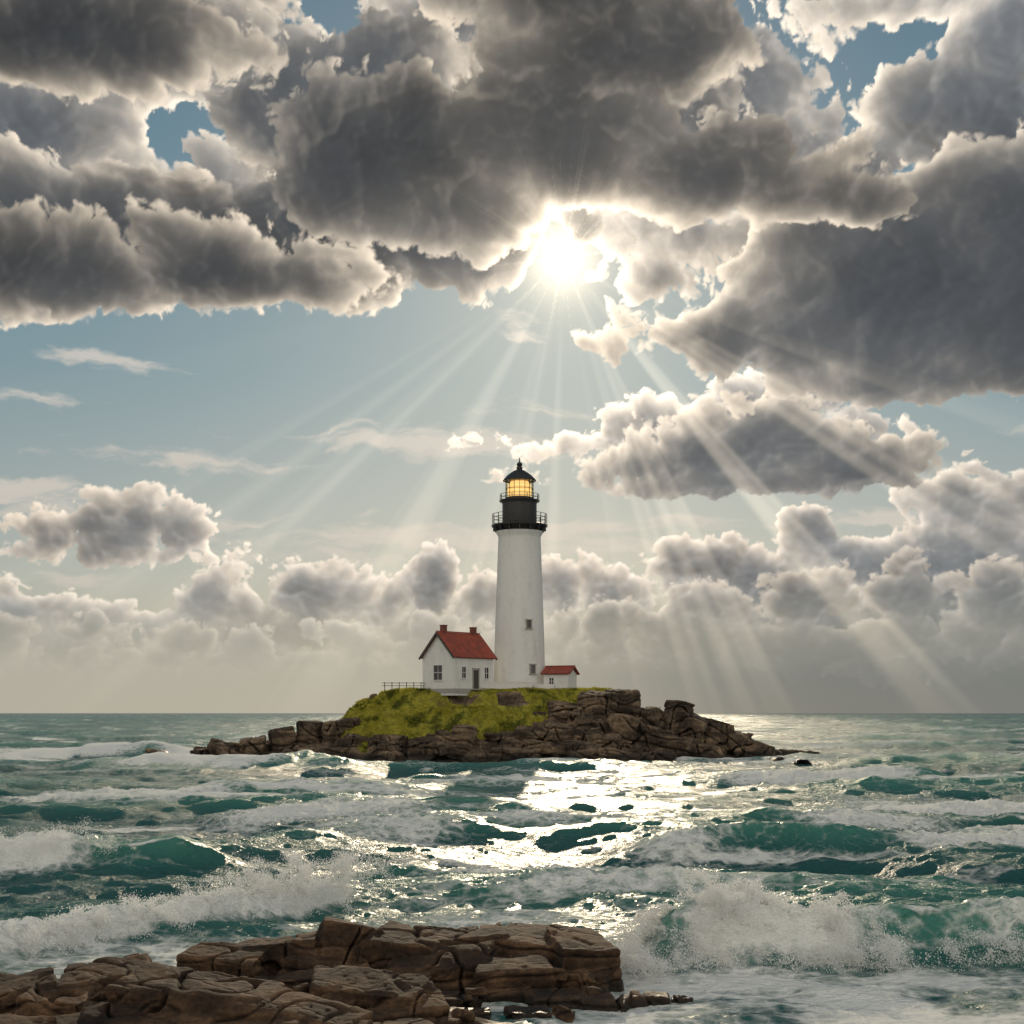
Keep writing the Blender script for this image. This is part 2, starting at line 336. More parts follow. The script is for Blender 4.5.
def hero(X,Y):
    H=np.zeros_like(X); LY=np.zeros_like(X); FO=np.zeros_like(X); LU=np.zeros_like(X)
    def wave(x0,x1,yc,Hm,wf,wb,lean,foamwin,fade=1.5,wig=.5,fs=1.0,trail=2.,seed=0,sf=.6):
        nonlocal H,LY,FO,LU
        Yc=yc(X)+wig*fbm2(X*.22+seed*5,X*0+seed,3,seed)
        win=sstep(x0-fade,x0+fade,X)*(1-sstep(x1-fade,x1+fade,X))
        hm=Hm*win*(1+.35*fbm2(X*.45,X*0+3.3,3,seed+40))
        t=Y-Yc
        p=np.where(t<0,np.exp(-(np.abs(t)/wf)**1.6),np.exp(-(np.abs(t)/wb)**1.5))
        h=hm*p; H=H+h; LY=LY-lean*h*p
        fw=0
        for a,b,st_ in foamwin: fw=np.maximum(fw,st_*sstep(a-sf,a+sf,X)*(1-sstep(b-sf,b+sf,X)))
        rag=1+.6*fbm2(X*.8,Y*.3+seed,4,seed+80)
        band=np.where(t<0,np.exp(-(np.abs(t)/(wf*1.5*rag))**3),np.exp(-(np.maximum(t,0)/(trail*rag))**1.2))
        FO=np.maximum(FO,fw*band*fs*(win>.05)); LU=LU+fw*band*win
        FO=np.maximum(FO,.70*np.exp(-((t+.05)/(.12*Hm+.0034*yc(X)))**2)*win*(.7+.8*fbm2(X*.5,Y*.2,3,seed+60)))
        FO=np.maximum(FO,.62*np.exp(-np.maximum(t,0)/(trail*1.8))*(t>0)*win*(.5+1.2*fbm2(X*.35,Y*.8,4,seed+66)))
    wave(2.7,11.2,lambda x:28.3+.05*(x-5)+.02*(x-5)**2,1.02,.85,2.2,.55,[(3.3,6.9,1.),(8.8,14,.6)],fade=.7,wig=.5,seed=1,trail=1.3,sf=.9)
    wave(-14,-4.6,lambda x:29.6+(x+9.6)*1.35,.55,.8,2.2,.4,[(-16,-4.2,1.)],fade=.6,wig=.8,seed=2,trail=2.2)
    wave(-24,-9.8,lambda x:47.5+.18*(x+12),1.0,1.3,3.2,.45,[(-26,-14.,.95)],fade=1.6,wig=1.,seed=3,trail=2.5,sf=1.8)
    wave(4,22,lambda x:53.+.12*(x-10),.9,1.6,4.,.35,[(14,22,.8),(4,8,.7)],fade=2.5,wig=1.4,seed=4,trail=4.,sf=2.)
    wave(-9,-2,lambda x:58.+.1*x,.65,1.5,4.,.35,[(-7,-2,.7)],fade=2.5,wig=1.4,seed=5,trail=3.,sf=2.)
    wave(-5,6,lambda x:43.+.1*x,.45,1.2,3.,.35,[(-3,3,.75)],fade=2,wig=1.2,seed=15,trail=2.5,sf=2.)
    wave(12,31,lambda x:96.+.22*(x-12),.8,2.,6.,.3,[(14,28,1.)],fade=3,wig=2.5,seed=6,trail=9.,sf=4.)
    wave(30,56,lambda x:137.+.1*(x-30),1.1,3.,7.,.3,[(48,60,.8)],fade=4,wig=3,seed=7,trail=6.,sf=5.)
    wave(-64,-38,lambda x:163.+.1*(x+50),.9,3.,8.,.3,[(-60,-43,1.)],fade=4,wig=4,seed=8,trail=12.,sf=6.)
    wave(-40,-16,lambda x:128.+.1*(x+30),.9,3.,8.,.3,[(-36,-20,.9)],fade=4,wig=4,seed=9,trail=7.,sf=4.)
    wave(-30,-6,lambda x:82.+.1*(x+30),.8,2.,5.,.3,[(-30,-16,.9)],fade=4,wig=3,seed=10,trail=5.,sf=4.)
    wave(16,34,lambda x:74.+.1*(x-20),.65,2.,5.,.3,[(17,36,.95)],fade=3,wig=2,seed=12,trail=8.,sf=3.)
    wave(-8,14,lambda x:106.+.1*(x-3),.7,2.,6.,.3,[(-4,6,.9)],fade=4,wig=3,seed=13,trail=6.,sf=4.)
    wave(-16,2,lambda x:68.+.05*(x-3),.55,1.8,5.,.3,[(-14,-4,.85)],fade=3,wig=2,seed=17,trail=4.,sf=3.)
    wave(8,26,lambda x:63.+.1*(x-10),.45,1.6,5.,.3,[(12,20,.75)],fade=3,wig=2,seed=18,trail=4.,sf=3.)
    wave(-3,12,lambda x:37.+.1*x,.3,1.,2.5,.3,[(-1,6,.7)],fade=2,wig=1.2,seed=19,trail=2.,sf=2.)
    return H,LY,FO,LU
a=samp(TA,X,Y); a2=samp(TA2,X,Y,31,77); b=samp(TB,X,Y); c=samp(TC,X,Y)
damp=(.30+.70*sstep(30,48,Y)); damp=damp*(1-sstep(1500,6000,Y))
rk=1-(1-sstep(24.5,31,Y))*(1-sstep(1.8,5,X))*.6
wB=(1-sstep(140,420,Y))*(.55+.45*sstep(28,45,Y)); wC=1-sstep(40,100,Y)
Hh,LY,FO,LU=hero(X,Y)
Z=(a[0]+a2[0])*damp*rk+b[0]*wB*rk+c[0]*wC+Hh
DX=(a[1]+a2[1])*damp*1.1+b[1]*wB+c[1]*wC
DY=(a[2]+a2[2])*damp*1.1+b[2]*wB+c[2]*wC+LY
lump=np.zeros_like(Z); mm=(LU>.02)&(Y<110)
lump[mm]=fbm2(X[mm]*1.8,Y[mm]*1.8,5,70)*.26+np.abs(fbm2(X[mm]*4,Y[mm]*4,3,75))*.20
Z=Z+lump*np.clip(LU,0,1)
foam=FO.copy()
foam=np.maximum(foam,np.clip((np.percentile(TA['f'][3],16)-a[3])*3.8,0,.85)*(1-sstep(700,1500,Y)))
foam=np.maximum(foam,np.clip((np.percentile(TB['f'][3],9)-b[3])*1.8,0,.6)*(1-sstep(120,300,Y)))
pt=fbm2(X*.05,Y*.11,4,90); st2=fbm2(X*.13+pt,Y*.6,5,93); st3=fbm2(X*.03+pt,Y*.12,4,95)
foam=np.maximum(foam,(sstep(.05,.5,pt)*.38+sstep(.03,.42,st2)*.44+sstep(.1,.5,st3)*.22*sstep(60,120,Y))*(1-.5*sstep(300,900,Y)))
wash=(1-sstep(25.8,28.5,Y))*sstep(-.5,2.5,X)*.92
wash=np.maximum(wash,(1-sstep(29,33,Y))*(1-sstep(1.5,4,X))*.7)
wash=np.maximum(wash,np.exp(-((Y-33-.3*X)/3.)**2)*sstep(-6,-2,X)*(1-sstep(3,8,X))*.7)
foam=np.maximum(foam,wash*(.75+.6*fbm2(X*.5,Y*.5,4,97)))
def yfront(X): return 161-15*np.sqrt(np.clip(1-((X+3.5)/32)**2,0,1))
e=np.sqrt(((X+3.5)/33.)**2+((Y-161)/16.)**2)
foam=np.maximum(foam,np.exp(-((e-1.0)/.13)**2)*(1.1+.5*fbm2(X*.15,Y*.2,3,99)))
foam=np.maximum(foam,np.exp(-((e-1.3)/.3)**2)*.7*(.6+fbm2(X*.07,Y*.15,3,101)))
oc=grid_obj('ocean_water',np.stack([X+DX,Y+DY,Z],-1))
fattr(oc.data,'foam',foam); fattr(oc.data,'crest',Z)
m,n,b_=newmat('ocean_water')
geo=n.nt.nodes.new('ShaderNodeNewGeometry'); Pp=geo.outputs['Position']
fo=n.attr('foam'); cr=n.attr('crest')
wcol=n.mix(n.mapr(cr,-.4,1.1),(.030,.108,.106),(.072,.235,.185))  # light through thin crests painted as brighter green by wave height
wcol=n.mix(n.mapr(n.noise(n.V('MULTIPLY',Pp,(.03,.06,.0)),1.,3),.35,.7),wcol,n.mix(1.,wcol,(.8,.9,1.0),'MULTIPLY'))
wp=n.V('ADD',Pp,n.scale(n.noise(Pp,.9,3,.6,color=True),.7))
e1=n.voro(wp,1.5,'3D','DISTANCE_TO_EDGE'); e2=n.voro(wp,4.2,'3D','DISTANCE_TO_EDGE')
lace=n.M('ADD',n.M('MULTIPLY',n.M('SUBTRACT',1.,n.mapr(e1,0,.22,smooth=False)),.5),n.M('MULTIPLY',n.M('SUBTRACT',1.,n.mapr(e2,0,.25,smooth=False)),.28))
fn=n.noise(n.V('MULTIPLY',Pp,(.8,1.6,1.)),1.6,6,.65)
ff=n.M('ADD',fo,n.M('ADD',n.M('MULTIPLY',lace,.36),n.M('MULTIPLY',fn,.85)))
ff=n.mapr(ff,.78,1.34)
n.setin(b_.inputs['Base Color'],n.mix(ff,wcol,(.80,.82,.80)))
n.setin(b_.inputs['Roughness'],n.mapr(ff,0,.5,.27,.9))
n.setin(b_.inputs['Specular IOR Level'],n.mapr(ff,0,.5,.085,.02))
b_.inputs['IOR'].default_value=1.33
h1=n.noise(n.V('MULTIPLY',Pp,(.6,1.4,1.)),1.3,6,.66); h2=n.noise(n.V('MULTIPLY',Pp,(1.,1.8,1.)),9.,3,.6)
bh=n.M('ADD',h1,n.M('MULTIPLY',h2,.16)); bh=n.M('ADD',bh,n.M('MULTIPLY',ff,.25))
n.setin(b_.inputs['Normal'],n.bump(bh,1.,.36))
oc.data.materials.append(m)

# ----------------------------------------------------------------- spray
m_sp,n,b_=newmat('sea_spray')
n.nt.nodes.remove(b_); df=n.nt.nodes.new('ShaderNodeBsdfDiffuse'); df.inputs[0].default_value=(.95,.95,.94,1)
tr=n.nt.nodes.new('ShaderNodeBsdfTranslucent'); tr.inputs[0].default_value=(.95,.95,.94,1)
mx=n.nt.nodes.new('ShaderNodeMixShader'); mx.inputs[0].default_value=.5
n.nt.links.new(df.outputs[0],mx.inputs[1]); n.nt.links.new(tr.outputs[0],mx.inputs[2]); n.nt.links.new(mx.outputs[0],n.nt.nodes['Material Output'].inputs[0])
def spray(name,jets,seed):
    rs=np.random.RandomState(seed); pts=[];rad=[]
    for (ox,oy,oz,vx,vy,vz,cnt,spd,tm) in jets:
        t=rs.rand(cnt)**.7*tm
        p=np.stack([ox+vx*t,oy+vy*t,oz+vz*t-4.9*t*t],-1)
        p+=rs.randn(cnt,3)*(spd*(.25+1.3*t/tm)*(1+1.2*rs.rand(cnt)**4))[:,None]*np.array([1.,1.,.8])
        pts.append(p); rad.append(.0035+.011*rs.rand(cnt)**3)
    p=np.concatenate(pts); r_=np.concatenate(rad); k=p[:,2]>-.05; p=p[k]; r_=r_[k]
    f=fbm3(p[:,0]*3.,p[:,1]*3.,p[:,2]*3.,2,seed); k=f>-.20+.5*rs.rand(len(f))-.2; p=p[k]; r_=r_[k]
    base=np.array([[1,1,1],[1,-1,-1],[-1,1,-1],[-1,-1,1]],float)/1.2
    v=p[:,None,:]+base[None]*r_[:,None,None]*(1+.4*rs.randn(len(p),4,1))
    tri=np.array([[0,1,2],[0,3,1],[0,2,3],[1,3,2]])
    t_=(np.arange(len(p))*4)[:,None,None]+tri[None]
    o=tri_obj(name,v.reshape(-1,3),t_.reshape(-1,3)); o.data.materials.append(m_sp); return o
js=[]
for i in range(90):
    x=2.2+5.6*RS.rand(); big=math.exp(-((x-4.2)/.8)**2)+.5*math.exp(-((x-6.2)/.5)**2)
    js.append((x,28.0+RS.uniform(-.5,.4),RS.uniform(.5,.9),RS.normal(0,.8)+(x-4.5)*.2,RS.uniform(-1.5,.3),RS.uniform(.3,1.)+2.8*big*RS.rand()**1.5,int(500+1000*big),.07,RS.uniform(.35,.8)))
pk={2.7:3.0,3.5:3.6,4.1:5.0,4.5:4.4,5.2:3.2,6.1:3.9,6.8:2.8}; kk_=list(pk)
for i in range(140):
    c0=kk_[RS.choice(7,p=[.08,.14,.28,.2,.08,.15,.07])]; hh_=pk[c0]
    th_=RS.normal(0,.42); v_=hh_*RS.uniform(.5,1.)
    js.append((c0+RS.normal(0,.14),27.9+RS.normal(0,.18),.75,v_*math.sin(th_),RS.uniform(-1.2,.5),v_*math.cos(th_),1000,.045,RS.uniform(.4,.8)))
for i in range(50):
    x=RS.uniform(3.0,7.4); js.append((x,27.1+RS.uniform(-.3,.3),RS.uniform(.1,.5),RS.normal(0,.6),RS.uniform(-1.,0),RS.uniform(.5,2.2),700,.10,.4))
for i in range(50):
    x=RS.uniform(8.3,11.); js.append((x,27.3+.1*(x-8)+RS.uniform(-.3,.6),RS.uniform(.1,.6),RS.normal(0,.5),RS.uniform(-1.,0),RS.uniform(.5,2.2),450,.08,.45))
for i in range(24):
    x=RS.uniform(2.0,3.0); js.append((x,26.8+RS.uniform(-.6,.8),.1,RS.normal(.1,.5),RS.uniform(-.5,.3),RS.uniform(.8,3.0),600,.07,.5))
spray('sea_spray',js,31)
js=[]
for i in range(120):
    x=RS.uniform(-11.5,-4.2); yc=29.6+(x+9.6)*1.35; k=.4+.9*max(0,(x+9.5)/5.)
    js.append((x,yc+RS.uniform(-.8,.5),RS.uniform(.25,.55),RS.normal(.2,.8),RS.uniform(-1.2,.4),RS.uniform(.5,1.5)+1.2*k*RS.rand()**2,int(500+400*k),.085,RS.uniform(.3,.6)))
for i in range(180):
    c0=RS.choice([-9.9,-9.0,-8.3,-7.3,-6.4,-5.6,-5.0,-4.5]); q=.55+.5*max(0,(c0+9.6)/5.); th_=RS.normal(.15,.45); v_=4.9*q*RS.uniform(.45,1.)
    js.append((c0+RS.normal(0,.25),29.6+(c0+9.6)*1.35+RS.normal(0,.3),.45,v_*math.sin(th_),RS.uniform(-1.2,.3),v_*math.cos(th_),850,.055,RS.uniform(.35,.8)))
spray('sea_spray',js,32)
js=[]
for i in range(70):
    x=RS.uniform(-18,-13.); js.append((x,47.2+.18*(x+12)+RS.uniform(-.8,.5),RS.uniform(.4,.9),RS.normal(0,.9),RS.uniform(-1,.3),RS.uniform(.5,3.4),450,.12,.55))
spray('sea_spray',js,33)

# ================================================================= ROCKS
def rock_material(name,c_dark,c_mid,c_pale,scale,wetz,bumpd):
    m,n,b=newmat(name)
    geo=n.nt.nodes.new('ShaderNodeNewGeometry'); P=geo.outputs['Position']
    a=n.noise(P,scale,8,.62); c=n.noise(n.V('MULTIPLY',P,(.5,.5,3.)),scale*1.4,5,.6)
    col=n.ramp(n.M('ADD',n.M('MULTIPLY',a,.6),n.M('MULTIPLY',c,.4)),[(.36,c_dark),(.48,c_mid),(.60,c_pale)])  # noise picks between dark, middle and pale stone tones
    spk=n.noise(P,scale*14,3,.7); col=n.mix(n.mapr(spk,.35,.7,0,.6),col,n.mix(1.,col,(1.9,1.8,1.6),'MULTIPLY'))
    pt=n.mapr(geo.outputs['Pointiness'],.42,.56,.25,1.5); col=n.mix(1.,col,n.comb(pt,pt,pt),'MULTIPLY')  # occlusion-like crevice shade painted into the rock colour, raised edges lightened
    z=n.sep(P)[2]; wet=n.mapr(n.M('ADD',z,n.M('MULTIPLY',n.M('SUBTRACT',a,.5),wetz*1.2)),wetz*.5,wetz*1.3,1.,0.)
    col=n.mix(n.M('MULTIPLY',wet,.75),col,(.010,.009,.008))
    n.setin(b.inputs['Base Color'],col); n.setin(b.inputs['Roughness'],n.mapr(wet,0,1,.85,.32))
    b.inputs['Specular IOR Level'].default_value=.25
    ck=n.voro(n.V('ADD',P,n.scale(n.noise(P,scale*1.2,3,.6,color=True),.6/scale)),scale*.8,'3D','DISTANCE_TO_EDGE')
    h=n.M('ADD',n.noise(P,scale*3,8,.7),n.M('MULTIPLY',n.mapr(ck,0,.05),.35))
    h=n.M('ADD',h,n.M('MULTIPLY',n.noise(n.V('MULTIPLY',P,(.4,.4,5.)),scale*2,4,.6),.5))
    n.setin(b.inputs['Normal'],n.bump(h,1.,bumpd)); return m
def chunks_to_mesh(chs,voxel):
    bm=bmesh.new()
    for (c,dm,rot,seed) in chs:
        rs=np.random.RandomState(seed); R=Euler(rot).to_matrix()
        vs=[]
        for sx in (-1,1):
            for sy in (-1,1):
                for sz in (-1,1):
                    vs.append((sx*rs.uniform(.62,1.),sy*rs.uniform(.62,1.),sz*rs.uniform(.75,1.)))
        for i in range(7):
            p=rs.uniform(-1,1,3); ax=rs.randint(0,2); p[ax]=np.sign(p[ax])*rs.uniform(.85,1.08); p[2]*=.9; vs.append(tuple(p))
        bv=[bm.verts.new(Vector(c)+R@Vector((v[0]*dm[0]/2,v[1]*dm[1]/2,v[2]*dm[2]/2))) for v in vs]
        r=bmesh.ops.convex_hull(bm,input=bv)
        dead=[x for x in r['geom_interior']+r['geom_unused'] if isinstance(x,bmesh.types.BMVert)]
        bmesh.ops.delete(bm,geom=list(set(dead)),context='VERTS')
    bmesh.ops.recalc_face_normals(bm,faces=bm.faces)
    me=bpy.data.meshes.new('tmp'); bm.to_mesh(me); bm.free()
    o=bpy.data.objects.new('tmp',me); scene.collection.objects.link(o)
    md=o.modifiers.new('r','REMESH'); md.mode='VOXEL'; md.voxel_size=voxel
    bpy.context.view_layer.update()
    me2=bpy.data.meshes.new_from_object(o.evaluated_get(bpy.context.evaluated_depsgraph_get()))
    bpy.data.objects.remove(o); return me2
def displace(me,fn):
    nv=len(me.vertices); co=np.empty(nv*3,np.float32); me.vertices.foreach_get('co',co); co=co.reshape(-1,3).astype(float)
    no=np.empty(nv*3,np.float32); me.vertex_normals.foreach_get('vector',no); no=no.reshape(-1,3)
    co=co+no*fn(co)[:,None]; me.vertices.foreach_set('co',co.astype(np.float32).ravel())
    me.polygons.foreach_set('use_smooth',np.ones(len(me.polygons),dtype=bool)); me.update()
def W(px,py,z):
    D=(CAMZ-z)*F/(py-713); return (px-512)/F*D, D
ch=[]
def slab(px,py,z,w_,d_,h_,yaw=0,tx=0,ty=0):
    x,y=W(px,py,z); ch.append(((x,y,z-h_/2),(w_*1.06,d_*1.06,h_),(math.radians(tx),math.radians(ty),math.radians(yaw)),len(ch)*13+5))
slab(350,919,1.16,1.25,1.3,1.4,14,-7,8); slab(405,930,.96,1.7,1.7,1.5,-10,4,6); slab(475,925,1.02,1.6,1.6,1.5,8,-5,-3); slab(535,930,.94,1.6,1.8,1.5,-14,4,4); slab(582,930,1.04,1.25,1.9,1.7,10,5,-3)
slab(440,951,.74,1.9,1.0,1.3,-5,9,-4); slab(515,957,.70,1.6,1.0,1.3,7,10,3); slab(575,960,.62,1.1,.9,1.3,-12,10,2)
slab(280,934,.90,1.7,1.1,1.2,-9,5,-7); slab(325,953,.62,1.9,.9,1.1,12,4,6); slab(230,946,.78,1.6,1.1,1.2,-15,6,5); slab(368,975,.76,2.2,1.2,1.3,-12,9,4)
slab(285,972,.50,1.4,.8,1.,6,5,-3); slab(405,994,.54,1.4,.9,1.0,18,10,-5)
slab(205,978,1.06,2.7,1.5,1.7,-9,6,5); slab(160,1003,.82,2.1,1.1,1.4,10,8,-4); slab(112,962,.98,1.7,1.4,1.5,16,4,-7); slab(300,1000,.86,1.8,1.1,1.4,-18,9,8); slab(240,1020,.68,2.,.9,1.2,8,8,-5)
slab(66,984,.82,1.3,1.1,1.2,-16,6,7); slab(20,976,.84,1.4,1.3,1.3,10,3,-8); slab(-25,980,.78,1.4,1.6,1.2,0,4,5); slab(58,1014,.64,1.4,.9,1.,24,10,-3); slab(0,1014,.70,1.4,.9,1.,-12,6,6)
slab(118,1026,.6,1.5,.9,1.,13,8,-5); slab(335,1026,.60,1.4,.9,1.,-8,7,5); slab(398,1022,.42,1.1,.8,.8,14,6,-3); slab(440,1012,.30,1.,.7,.7,-8,5,3); slab(490,1024,.24,1.3,.8,.7,-9,3,4)
slab(455,992,.28,.9,.6,.5,9,2,3); slab(505,985,.30,1.1,.6,.6,-7,4,-3); slab(558,990,.29,1.1,.6,.6,10,5,2); slab(606,996,.23,.8,.5,.5,-12,3,3); slab(652,993,.22,.75,.45,.5,8,2,4); slab(525,1006,.20,.9,.5,.5,5,2,2); slab(682,994,.14,.4,.4,.3,5)
slab(592,978,.26,.7,.5,.5,-20,5,0); slab(470,1008,.22,.7,.5,.4,5); slab(-90,975,.6,2.2,2.,1.2,-10,3,2)
for (x0,y0,w_,d_) in ((-8.5,19.3,7,3),(-4.5,20.,5,3.),(-12,20,7,5)):
    for i in range(12): ch.append(((x0+RS.uniform(-w_/2,w_/2),y0+RS.uniform(-d_/2,d_/2)-.6,.12),(RS.uniform(1,2.),RS.uniform(.8,1.4),RS.uniform(.7,1.2)),(RS.uniform(-.14,.14),RS.uniform(-.14,.14),RS.uniform(-.5,.5)),900+i+int(x0*-10)))
for (px,py,w_,d_) in ((450,945,5.,2.6),(540,950,2.6,2.2),(300,960,4.5,2.2),(200,990,4.5,2.2),(80,1000,4.,2.4),(-40,1000,4.,3.),(330,1005,3.,1.6)):
    x,y_=W(px,py,.3); ch.append(((x,y_,-.05),(w_,d_,.75),(0,0,0),int(px)+600))
for i in range(50):
    px=RS.uniform(260,600); py=RS.uniform(940,1015)
    x,y_=W(px,py,.4); sz=RS.uniform(.12,.34)
    ch.append(((x,y_,.36+.1*RS.rand()),(sz*1.6,sz,sz*.7),(RS.uniform(-.4,.4),RS.uniform(-.4,.4),RS.uniform(0,3)),2000+i))
me=chunks_to_mesh(ch,.028)
def fgd(c):
    x,y,z=c.T
    r1=fbm3(x*.9,y*.9,z*1.6,3,200)*.07; r2=fbm3(x*4,y*4,z*6,4,210)*.035
    ck=-np.exp(-(fbm3(x*.9,y*.9,z*.5,2,220)/.018)**2)*.14
    st=-np.exp(-(((z*3.0+fbm3(x*.7,y*.7,z*.8,2,230)*1.8)%1-.5)/.07)**2)*.04
    return r1+r2+ck+st
displace(me,fgd)
fg=link(bpy.data.objects.new('coastal_rocks',me)); me.materials.clear()
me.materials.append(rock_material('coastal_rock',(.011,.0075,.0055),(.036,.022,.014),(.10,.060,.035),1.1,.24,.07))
print('fg rock verts',len(me.vertices))

# ================================================================= ISLAND
gx_=np.arange(-40,33,.16); gy_=np.arange(142,182,.16)
IX,IY=np.meshgrid(gx_,gy_)
pxk=np.array([150,180,200,250,300,335,350,380,500,600,632,642,660,680,690,705,725,742,775,800])
zk=np.array([-1.5,-.3,.7,1.6,2.8,4.0,6.0,7.2,7.6,7.5,7.2,3.8,3.4,3.4,2.6,1.6,1.4,.7,-.2,-1.5])
def island_h(IX,IY):
    Pz=np.interp(IX+.5*fbm2(IX*.3,IY*.3,2,301),(pxk-512)*.1105,zk)
    t=IY-yfront(IX)+1.8*fbm2(IX*.22,IY*.22,4,300)
    tb=(161+15*np.sqrt(np.clip(1-((IX+3.5)/32)**2,0,1)))+1.5*fbm2(IX*.2,IY*.2,3,305)-IY
    t=np.minimum(t,tb*1.2)
    rise=np.interp(t,[-6,-1,0,1.0,3.4,6.,10,13,60],[-.5,-.2,.02,.20,.32,.62,.94,1.,1.])
    return Pz*np.where(Pz<0,1,rise),rise,Pz
h,rise,Pz=island_h(IX,IY)
ppx=512+IX/.1105
gm=sstep(332,350,ppx+8*fbm2(IX*.5,IY*.5,2,310))*(1-sstep(610,634,ppx))
low=np.interp(ppx,[300,400,495,545,600,640],[2.5,2.3,2.8,4.3,5.6,7.0])+1.9*fbm2(IX*.28,IY*.35,4,311)
gm=gm*sstep(low-.3,low+.3,h)
outc=sstep(.20,.36,fbm2(IX*.24+7,IY*.4,4,345))*(h<7.)
gm=gm*(1-outc)
ht=h+.35*fbm2(IX*.5,IY*.5,3,320)
ter=np.floor(ht/1.1)*1.1+1.1*sstep(.6,1.,(ht/1.1)%1)
rockh=ht*.3+ter*.7+.40*fbm2(IX*.9,IY*1.2,4,321)+.45*(outc>.3)
grassh=h+.65*fbm2(IX*.35,IY*.5,3,322)+.16*fbm2(IX*2.2,IY*2.2,3,323)-.5*sstep(.1,.4,fbm2(IX*.3+4,IY*.45,2,324))
flat=sstep(153.5,156,IY)*(1-sstep(170,173,IY))*sstep(-14,-11,IX)*(1-sstep(8,10,IX))
Zi=np.where(h>.1,rockh*(1-gm)+grassh*gm,rockh)
Zi=Zi*(1-flat)+flat*(7.55+.08*fbm2(IX*1.2,IY*1.2,3,325)); gm=np.maximum(gm,flat)
isl=grid_obj('rocky_island',np.stack([IX+.0,IY,Zi],-1)); fattr(isl.data,'grass',gm)
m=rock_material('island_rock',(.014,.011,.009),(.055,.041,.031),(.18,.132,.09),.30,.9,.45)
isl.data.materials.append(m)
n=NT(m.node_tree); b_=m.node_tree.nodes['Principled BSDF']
geo=m.node_tree.nodes.new('ShaderNodeNewGeometry'); Pp=geo.outputs['Position']
oldc=b_.inputs['Base Color'].links[0].from_socket
gstops=[(.30,(.04,.045,.010)),(.41,(.12,.13,.02)),(.52,(.37,.34,.05)),(.61,(.25,.235,.045)),(.74,(.20,.13,.055))]
gc=n.ramp(n.noise(Pp,.42,6,.65),gstops)
gf=n.mapr(n.M('ADD',n.attr('grass'),n.M('MULTIPLY_ADD',n.noise(Pp,1.5,4,.6),.8,-.4)),.4,.6)
n.setin(b_.inputs['Base Color'],n.mix(gf,oldc,gc))
ch=[]
def hz_at(x,y): 
    return float(island_h(np.array([x]),np.array([y]))[0][0])
def ichunk(px,zt,w_,d_,h_,D,yaw=0,tx=0,ty=0):
    x=(px-512)/F*D; ch.append(((x,D,zt-h_/2),(w_,d_,h_),(math.radians(tx),math.radians(ty),math.radians(yaw)),len(ch)*7+3))
for i in range(110):
    px=RS.uniform(190,770); x=(px-512)*.105; t=RS.uniform(-1.8,3.0)
    y_=float(yfront(np.array([x]))[0])+t; z=max(.2,hz_at(x,y_))+RS.uniform(-.4,1.1); z=min(z,3.4)
    w_=RS.uniform(1.5,5.5); ch.append(((x,y_,z-.9),(w_,RS.uniform(1.2,3.),RS.uniform(1.2,2.6)),(RS.uniform(-.25,.25),RS.uniform(-.12,.32),RS.uniform(-.6,.6)),i*3+7))
for a_ in ((565,6.2,4.,4,4,153.,10,5,6),(600,7.4,5.,5,5,154.5,-12,4,4),(622,8.0,3.8,4.5,7.,155,15,3,-4),(590,5.0,5,3,4,151.,-18,8,12),(620,5.0,4.2,3.5,4,151,22,9,8),
    (652,6.0,2.6,4,6,154,-25,3,-10),(672,6.8,3.,3.8,7,155,20,2,16),(650,3.8,4,3,4,151,20,8,14),(692,5.2,2.8,3.5,5,154,-22,6,22),(675,2.8,4,3,3,150.5,-20,4,12),(714,4.4,3.6,3.5,4.5,155,18,4,20),(734,3.3,3,3,3.4,155,-20,2,22),(700,1.9,4,3,2.5,151,14,3,12),
    (754,2.2,3.2,3,2.6,155,10,2,16),(772,1.2,2.6,2,1.8,156,-14,2,16),(530,3.5,4,3,3.2,150,-16,9,10),(500,3.0,4,2.5,2.8,149.5,12,8,6),(560,4.0,4,3.5,4,149.6,15,8,12),(600,3.2,4,3,3.4,149,-18,9,12),(340,4.5,4,3,3.4,154,20,4,-8),(312,4.2,3.2,3,3.,155,-19,3,-6),(282,3.5,3.,2.6,2.8,154,18,3,-8),(255,2.5,3.0,2.6,2.2,153,-12,4,-8),(228,1.8,3.0,2.6,2.,154,12,3,-6),(203,1.2,2.8,2,1.6,155,5,3,-4),
    (470,2.7,4,3,2.4,149.3,-15,7,6),(430,2.5,4,3,2.4,149.5,16,6,5),(390,2.9,4,3,2.6,150.5,-16,6,-4),(360,2.9,3,3,2.6,151,22,8,5)):
    ichunk(*a_)
for (x,y_,w_,h_,z_) in ((31.0,160,2.6,1.3,.35),(33.4,158,2.4,1.0,.3),(35.2,160,3.,.9,.3),(36.9,159,1.2,.8,.3),(28.6,157,2.2,1.2,.3),(-37.,161,3,1.,.2)):
    ch.append(((x-3.2,y_,z_+.15),(w_,1.8,h_),(0,.15,.2),abs(int(x*10))))
me=chunks_to_mesh(ch,.12)
def isd(c):
    x,y,z=c.T
    return fbm3(x*.35,y*.35,z*.6,3,400)*.22+fbm3(x*1.6,y*1.6,z*2.2,3,410)*.11-np.exp(-(fbm3(x*.45,y*.45,z*.25,2,420)/.025)**2)*.6-np.exp(-(((z*.8+x*.14+fbm3(x*.2,y*.2,z*.2,2,430)*2.)%1-.5)/.08)**2)*.2
displace(me,isd); me.materials.clear()
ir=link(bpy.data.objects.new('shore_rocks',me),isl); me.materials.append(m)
fattr(me,'grass',np.zeros(len(me.vertices)))
print('island rock verts',len(me.vertices))
ok=np.argwhere((gm>.5)&(IY<172)); sel=ok[RS.randint(0,len(ok),90000)]
